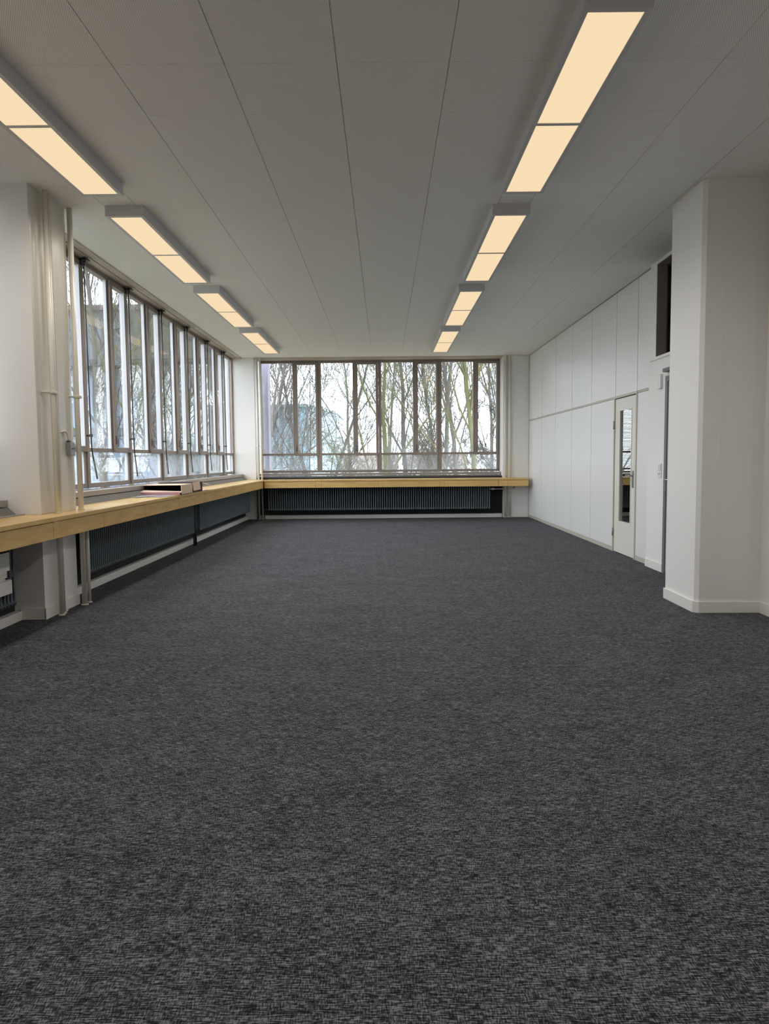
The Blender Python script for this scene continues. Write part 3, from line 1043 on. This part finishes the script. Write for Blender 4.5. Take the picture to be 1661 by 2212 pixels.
box(bm, -3.029, -2.561, 9.52, 9.54, ZL + 0.006, ZL + 0.118, 1)
child('box_sleeve', bm, ['card', 'carddark'], t)
bm = B()
sheet(bm, [(-3.030, 9.02, ZL + 0.062), (-2.545, 9.02, ZL + 0.045), (-2.540, 8.90, ZL + 0.030), (-3.040, 8.90, ZL + 0.040)], 0.005)
child('box_flap', bm, 'card', t, label='tan flap folded out at the opening')
bm = B()
box(bm, -3.040, -2.540, 8.895, 8.902, ZL + 0.002, ZL + 0.040)
child('box_edge', bm, 'cardp', t, label='mauve folded edge')
t = thing('cardboard_box', 'dark lined cardboard box with torn flap, behind the tan open box', 'box', (-2.8, 10.0, ZL))
bm = B()
box(bm, -3.02, -2.560, 9.58, 10.08, ZL + 0.0, ZL + 0.006)
box(bm, -3.02, -2.560, 9.58, 10.08, ZL + 0.128, ZL + 0.133)
box(bm, -3.02, -3.014, 9.58, 10.08, ZL + 0.006, ZL + 0.128)
box(bm, -2.566, -2.560, 9.58, 10.08, ZL + 0.006, ZL + 0.128)
box(bm, -3.014, -2.566, 9.58, 9.586, ZL + 0.006, ZL + 0.128)
child('box_body', bm, 'carddark', t)
bm = B()
sheet(bm, [(-2.560, 9.58, ZL + 0.136), (-2.560, 9.94, ZL + 0.136), (-2.548, 9.94, ZL + 0.030), (-2.548, 9.58, ZL + 0.024)], 0.004)
child('box_flap', bm, 'card', t, label='tan flap hanging over the side')
bm = B()
sheet(bm, [(-2.64, 10.08, ZL + 0.115), (-2.56, 10.06, ZL + 0.112), (-2.50, 10.32, ZL + 0.075), (-2.60, 10.42, ZL + 0.095)], 0.004)
child('torn_flap', bm, 'card', t, label='torn tan flap sticking out')
bm = B()
sheet(bm, [(-3.03, 8.70, ZL + 0.002), (-2.62, 8.40, ZL + 0.002), (-2.58, 9.10, ZL + 0.003), (-3.04, 9.20, ZL + 0.002)], 0.0015)
sheet(bm, [(-2.98, 8.45, ZL + 0.004), (-2.90, 8.36, ZL + 0.004), (-2.66, 8.75, ZL + 0.007), (-2.96, 8.80, ZL + 0.004)], 0.0012)
tag(obj('plastic_sheet', bm, 'paper'), 'crumpled grey plastic sheet under the front of the tan box', 'sheet')
bm = B()
sheet(bm, [(-2.70, 10.15, ZL + 0.001), (-2.585, 10.10, ZL + 0.001), (-2.52, 10.42, ZL + 0.008), (-2.66, 10.45, ZL + 0.001)], 0.003)
tag(obj('cardboard_scrap', bm, 'card'), 'loose tan cardboard scrap on ledge beyond the dark box', 'cardboard')

# ---------------------------------------------------------------- neighbouring room seen through the glazed door
bm = B()
box(bm, 3.30, 7.6, YB + 0.10, YW + 0.25, -0.1, 0.90, 1)
box(bm, 3.30, 3.9, YB, YW + 0.25, 0.0, ZC, 0)
box(bm, 7.4, 7.6, 8.9, YW + 0.2, -0.1, ZC, 0)
box(bm, 3.237, 7.6, 8.9, 8.96, -0.1, ZC, 0)
obj('wall_side', bm, ['wall', 'niche'], kind='structure')
MA = [2.571 + 1.337 * k for k in range(1, 5)]
wa = strip_window('window_5', 'x', YW, MA, MZ[0], 1.385, 3.425, 3.9, 7.4, 1, sash_z=1.372)
bm = B()
prism_x(bm, [(YW + 0.05, 0.985), (15.90, 0.985), (15.90, 0.938), (15.925, 0.938), (15.925, 0.965), (YW + 0.05, 0.965)], 3.9, 7.4, 0)
prism_x(bm, [(YW + 0.05, 0.925), (15.905, 0.925), (15.84, 0.866), (15.835, 0.86), (YW + 0.05, 0.86)], 3.9, 7.4, 1)
child('window_sill', bm, ['sill', 'sill_dark'], wa)
t = thing('window_ledge', 'beech window ledge of next room, seen through the door glass', 'ledge', (5.6, 15.4, 0.7))
bm = B()
box(bm, 3.92, 7.38, YF, 15.84, 0.832, 0.865)
child('ledge_top', bm, 'wood', t)
bm = B()
box(bm, 3.92, 7.38, YF + 0.01, YF + 0.03, 0.695, 0.826)
child('fascia_panel', bm, 'wood', t)
radiator('anthracite radiator of next room, seen through the door glass', 'x', 4.3, 60, 0.0480, 15.44, 0.195)
base('baseboard_side', [(3.92, 7.38, 15.665, 15.75)], h=0.08)
t = thing('window_screen', 'fine horizontal blind cords across next room window behind door glass', 'blind', (5.6, 16.05, 1.0))
bm = B()
for k in range(69):
    box(bm, 3.95, 7.35, 16.03, 16.034, 1.07 + k * 0.034, 1.088 + k * 0.034)
child('blind_cords', bm, 'black', t)

# ---------------------------------------------------------------- outdoors
GZ0 = -3.6
bm = B()
box(bm, -160, 160, 17.5, 260, GZ0 - 0.3, GZ0)
box(bm, -160, -4.2, -60, 17.5, GZ0 - 0.3, GZ0)
tag(obj('garden_ground', bm, 'ground', kind='structure'), 'winter lawn outside', 'ground')
# concrete fin outside the end window
bm = B()
box(bm, -3.05, -2.715, 17.0, 17.35, GZ0, 5.2)
tag(obj('concrete_pier', bm, 'concrete', bevel=0.01), 'grey concrete pier outside left edge of end window', 'pier')

t = thing('glass_building', 'pale teal building with vertical fins beyond the end window', 'building', (-9, 48, GZ0))
bm = B()
prism_z(bm, [(-22, 45), (-4.75, 45), (-3.45, 52), (-3.45, 60), (-22, 60)], GZ0, 4.55)
child('facade', bm, 'teal', t)
bm = B()
for k in range(34):
    box(bm, -21.9 + k * 0.52, -21.84 + k * 0.52, 44.85, 45.0, GZ0, 4.5)
child('facade_fins', bm, 'bldglass', t)
bm = B()
prism_z(bm, [(-22.1, 44.8), (-4.7, 44.8), (-3.35, 52), (-3.35, 60.1), (-22.1, 60.1)], 4.55, 4.72)
child('roof_edge', bm, 'teal', t)

t = thing('flat_roofed_building', 'dark flat roofed building seen through the left windows', 'building', (-20, 40, GZ0))
bm = B()
box(bm, -34, -11.4, 38, 52, 6.3, 9.1)
child('upper_storey', bm, 'bld', t)
bm = B()
box(bm, -34.3, -11.2, 37.7, 52.3, 9.1, 9.35)
child('roof_slab', bm, 'roof', t)
bm = B()
box(bm, -33, -12.4, 39.5, 50, GZ0, 6.3)
child('glazed_storeys', bm, 'bldglass', t)
for k in range(8):
    bm = B()
    box(bm, -33.6 + k * 3.05, -33.2 + k * 3.05, 38.3, 38.7, GZ0, 6.3)
    child('column', bm, 'concrete', t)
for k in range(2):
    bm = B()
    box(bm, -33.4, -12.0, 39.2, 39.5, -0.6 + k * 3.3, -0.2 + k * 3.3)
    child('floor_band', bm, 'bld', t)

for (x, y, wd, dp, h, lab) in ((-2.0, 92, 7, 6, 3.6, 'white house far off, behind teal building corner'),
                               (7.5, 105, 9, 7, 3.9, 'white house far off, behind the second bay branches'),
                               (24, 110, 8, 7, 4.0, 'white house far off at the right behind the trees')):
    t = thing('distant_house', lab, 'house', (x, y, GZ0), 0, 'houses far beyond the trees')
    bm = B(); box(bm, x - wd / 2, x + wd / 2, y, y + dp, GZ0, GZ0 + h)
    child('house_wall', bm, 'housewall', t)
    bm = B(); prism_x(bm, [(y - 0.4, GZ0 + h), (y + dp + 0.4, GZ0 + h), (y + dp / 2, GZ0 + h + 1.9)], x - wd / 2 - 0.3, x + wd / 2 + 0.3)
    child('roof', bm, 'roof', t)

# bare trees -------------------------------------------------------
def tube_raw(V, F, pts, rad, n):
    prev = None
    base0 = len(V)
    for i, p in enumerate(pts):
        d = pts[min(i + 1, len(pts) - 1)] - pts[max(i - 1, 0)]
        d.normalize()
        if prev is None:
            u = d.orthogonal().normalized()
        else:
            u = prev - d * prev.dot(d)
            u = u.normalized() if u.length > 1e-6 else d.orthogonal().normalized()
        prev = u
        v = d.cross(u)
        for k in range(n):
            a = 2 * math.pi * k / n
            V.append(p + (u * math.cos(a) + v * math.sin(a)) * rad[i])
    for i in range(len(pts) - 1):
        for k in range(n):
            a = base0 + i * n
            F.append((a + k, a + (k + 1) % n, a + n + (k + 1) % n, a + n + k))

def grow(rng, height, spread, up, density, lean=(0, 0)):
    T, TF, W_, WF = [], [], [], []
    def branch(p, d, L_, r, lvl):
        n = (7, 6, 5, 4, 3)[min(lvl, 4)]
        pts, rad = [p.copy()], [r]
        q, dd = p.copy(), d.copy()
        for i in range(n):
            j = 0.10 + 0.06 * lvl
            dd = (dd + Vector((rng.uniform(-j, j), rng.uniform(-j, j), rng.uniform(-j, j) + up * (0.05 if lvl else 0)))).normalized()
            q = q + dd * (L_ / n)
            pts.append(q.copy())
            rad.append(max(r * (1 - 0.80 * (i + 1) / n), 0.0048))
        if lvl <= 1:
            tube_raw(T, TF, pts, rad, 7 if lvl == 0 else 5)
        else:
            tube_raw(W_, WF, pts, rad, 3)
        if lvl >= 4:
            return
        cnt = (density[0], density[1], density[2], density[3])[lvl]
        for c in range(cnt):
            f = rng.uniform(0.22 if lvl == 0 else 0.15, 1.0)
            k = min(int(f * n), n - 1)
            ff = f * n - k
            bp = pts[k].lerp(pts[k + 1], ff)
            bd = (pts[k + 1] - pts[k]).normalized()
            side = Vector((rng.uniform(-1, 1), rng.uniform(-1, 1), rng.uniform(-0.25, 0.5)))
            side = (side - bd * side.dot(bd)).normalized()
            a = rng.uniform(0.35, 0.95) * spread
            nd = (bd * math.cos(a) + side * math.sin(a)).normalized()
            rr = rad[k] * rng.uniform(0.28, 0.5)
            ln = L_ * rng.uniform(0.36, 0.62) * (1.0 - 0.35 * f)
            branch(bp, nd, ln, max(rr, 0.0048), lvl + 1)
    branch(Vector((0, 0, 0)), Vector((lean[0], lean[1], 1)).normalized(), height, height * 0.0095, 0)
    return T, TF, W_, WF

def mesh_from(name, V, F):
    me = bpy.data.meshes.new(name)
    me.from_pydata([tuple(v) for v in V], [], F)
    me.update()
    for p in me.polygons:
        p.use_smooth = True
    return me

KINDS = {}
def kind_mesh(key, seed, height, spread, up, density, lean=(0, 0)):
    T, TF, W_, WF = grow(random.Random(seed), height, spread, up, density, lean)
    KINDS[key] = (mesh_from('trunk', T, TF), mesh_from('twigs', W_, WF))
kind_mesh('ash', 11, 13.0, 0.85, 1.4, (20, 9, 6, 3))
kind_mesh('upright', 5, 12.5, 0.65, 2.0, (22, 9, 6, 3))
kind_mesh('lean', 23, 11.0, 0.95, 0.9, (20, 9, 6, 3), (0.35, -0.05))
kind_mesh('thicket', 31, 5.2, 1.15, 0.8, (24, 9, 6, 3))

def tree(kind, label, loc, rz, sc, bark, group, cat='tree'):
    a, b_ = KINDS[kind]
    t = thing('bare_tree' if cat == 'tree' else 'bare_shrub', label, cat, loc, rz, group)
    t.scale = (sc, sc, sc)
    for nm, me in (('trunk', a), ('twigs', b_)):
        o = bpy.data.objects.new(nm, me)
        COL.objects.link(o)
        o.parent = t
        if not me.materials:
            me.materials.append(M['bark'])
        o.material_slots[0].link = 'OBJECT'
        o.material_slots[0].material = M[bark]
    return t
G1 = 'bare trees beyond the end window'
tree('ash', 'big forked grey tree behind third bay of the end window', (0.9, 27, GZ0), 0.3, 1.0, 'bark', G1)
tree('upright', 'tall upright grey tree behind fourth bay of the end window', (3.1, 29, GZ0), 1.2, 1.05, 'bark_pale', G1)
tree('upright', 'moss green tree trunk at far right bay of the end window', (3.0, 21.5, GZ0), 2.6, 0.95, 'bark_moss', G1)
tree('lean', 'leaning bare tree behind the second bay of end window', (-1.2, 25, GZ0), 2.9, 1.0, 'bark', G1)
tree('lean', 'bare tree leaning right in front of the teal building', (-5.8, 24, GZ0), -0.1, 1.1, 'bark_pale', G1)
tree('ash', 'mossy bare tree between second and third bay of end window', (-0.1, 22.5, GZ0), 4.1, 0.85, 'bark_moss', G1)
tree('ash', 'bare tree outside next room window, seen through door glass', (7.6, 26, GZ0), 0.9, 1.0, 'bark', G1)
tree('lean', 'slim bare tree left in front of the teal building', (-3.8, 30, GZ0), 3.3, 0.9, 'bark', G1)
tree('lean', 'near bare tree whose long boughs slant up across first bay of end window', (-5.2, 20.5, GZ0), 0.0, 0.85, 'bark_pale', G1)
tree('upright', 'bare tree behind right side of the fourth bay of end window', (4.2, 24.5, GZ0), 0.7, 0.9, 'bark_pale', G1)
tree('ash', 'pale bare tree behind left side of the third bay of end window', (1.9, 24, GZ0), 3.0, 0.9, 'bark_pale', G1)
tree('lean', 'slanting bare tree behind the wide light of second bay of end window', (-3.6, 34, GZ0), 0.5, 1.15, 'bark', G1)
tree('ash', 'distant bare tree behind the roof corner of teal building', (-3.0, 64, GZ0), 0.7, 1.35, 'bark_pale', G1)
tree('ash', 'distant bare tree centred behind the second bay of end window', (0.4, 58, GZ0), 2.4, 1.3, 'bark_pale', G1)
tree('upright', 'distant bare tree centred behind the third bay of end window', (4.2, 56, GZ0), 1.9, 1.4, 'bark', G1)
tree('ash', 'distant bare tree centred behind the fourth bay of end window', (8.0, 54, GZ0), 4.8, 1.35, 'bark_pale', G1)
G2 = 'bare trees beyond the left windows'
tree('ash', 'large bare tree outside the nearest left bay', (-10.5, 27, GZ0), 1.0, 1.25, 'bark', G2)
tree('upright', 'upright bare tree outside the second left bay', (-9.5, 30, GZ0), 0.2, 1.1, 'bark_pale', G2)
tree('ash', 'mossy bare tree outside the third left bay', (-9.0, 33, GZ0), 2.2, 1.1, 'bark_moss', G2)
tree('lean', 'leaning bare tree outside the fourth left bay', (-11.0, 37, GZ0), 0.4, 1.15, 'bark', G2)
tree('upright', 'mossy upright bare tree outside the fifth left bay', (-8.2, 36, GZ0), 4.2, 1.0, 'bark_moss', G2)
tree('ash', 'bare tree outside the farthest left bay', (-9.5, 44, GZ0), 3.7, 1.2, 'bark_pale', G2)
tree('ash', 'mossy bare tree close outside the fourth left bay', (-9.2, 26, GZ0), 5.2, 0.95, 'bark_moss', G2)
tree('lean', 'pale leaning bare tree outside the fifth left bay', (-8.6, 29.5, GZ0), 2.0, 1.0, 'bark_pale', G2)
tree('upright', 'bare tree outside the last left bay, before the teal building', (-8.0, 33, GZ0), 1.1, 0.95, 'bark', G2)
G3 = 'bare shrubs in the garden'
sh = [(-12, 24, 'left bay beside the pipes'), (-14, 30, 'second left bay'), (-10.5, 34, 'third left bay'), (-13, 42, 'fourth left bay'),
      (2.6, 31, 'third bay of end window, low'), (4.6, 26, 'right bay of end window, low'), (0.2, 36, 'second bay of end window, low'),
      (-2.2, 34, 'corner of the teal building'), (2.2, 40, 'forked tree, farther back'), (6.0, 38, 'mossy trunk, farther back'), (5.4, 44, 'right bay, farthest back')]
for k, (x, y, wh) in enumerate(sh):
    tree('thicket', 'dense bare shrub behind %s' % wh, (x, y, GZ0), k * 1.3, 0.85 + 0.12 * (k % 3),
         ('bark_pale', 'bark_moss', 'bark')[k % 3], G3, 'shrub')
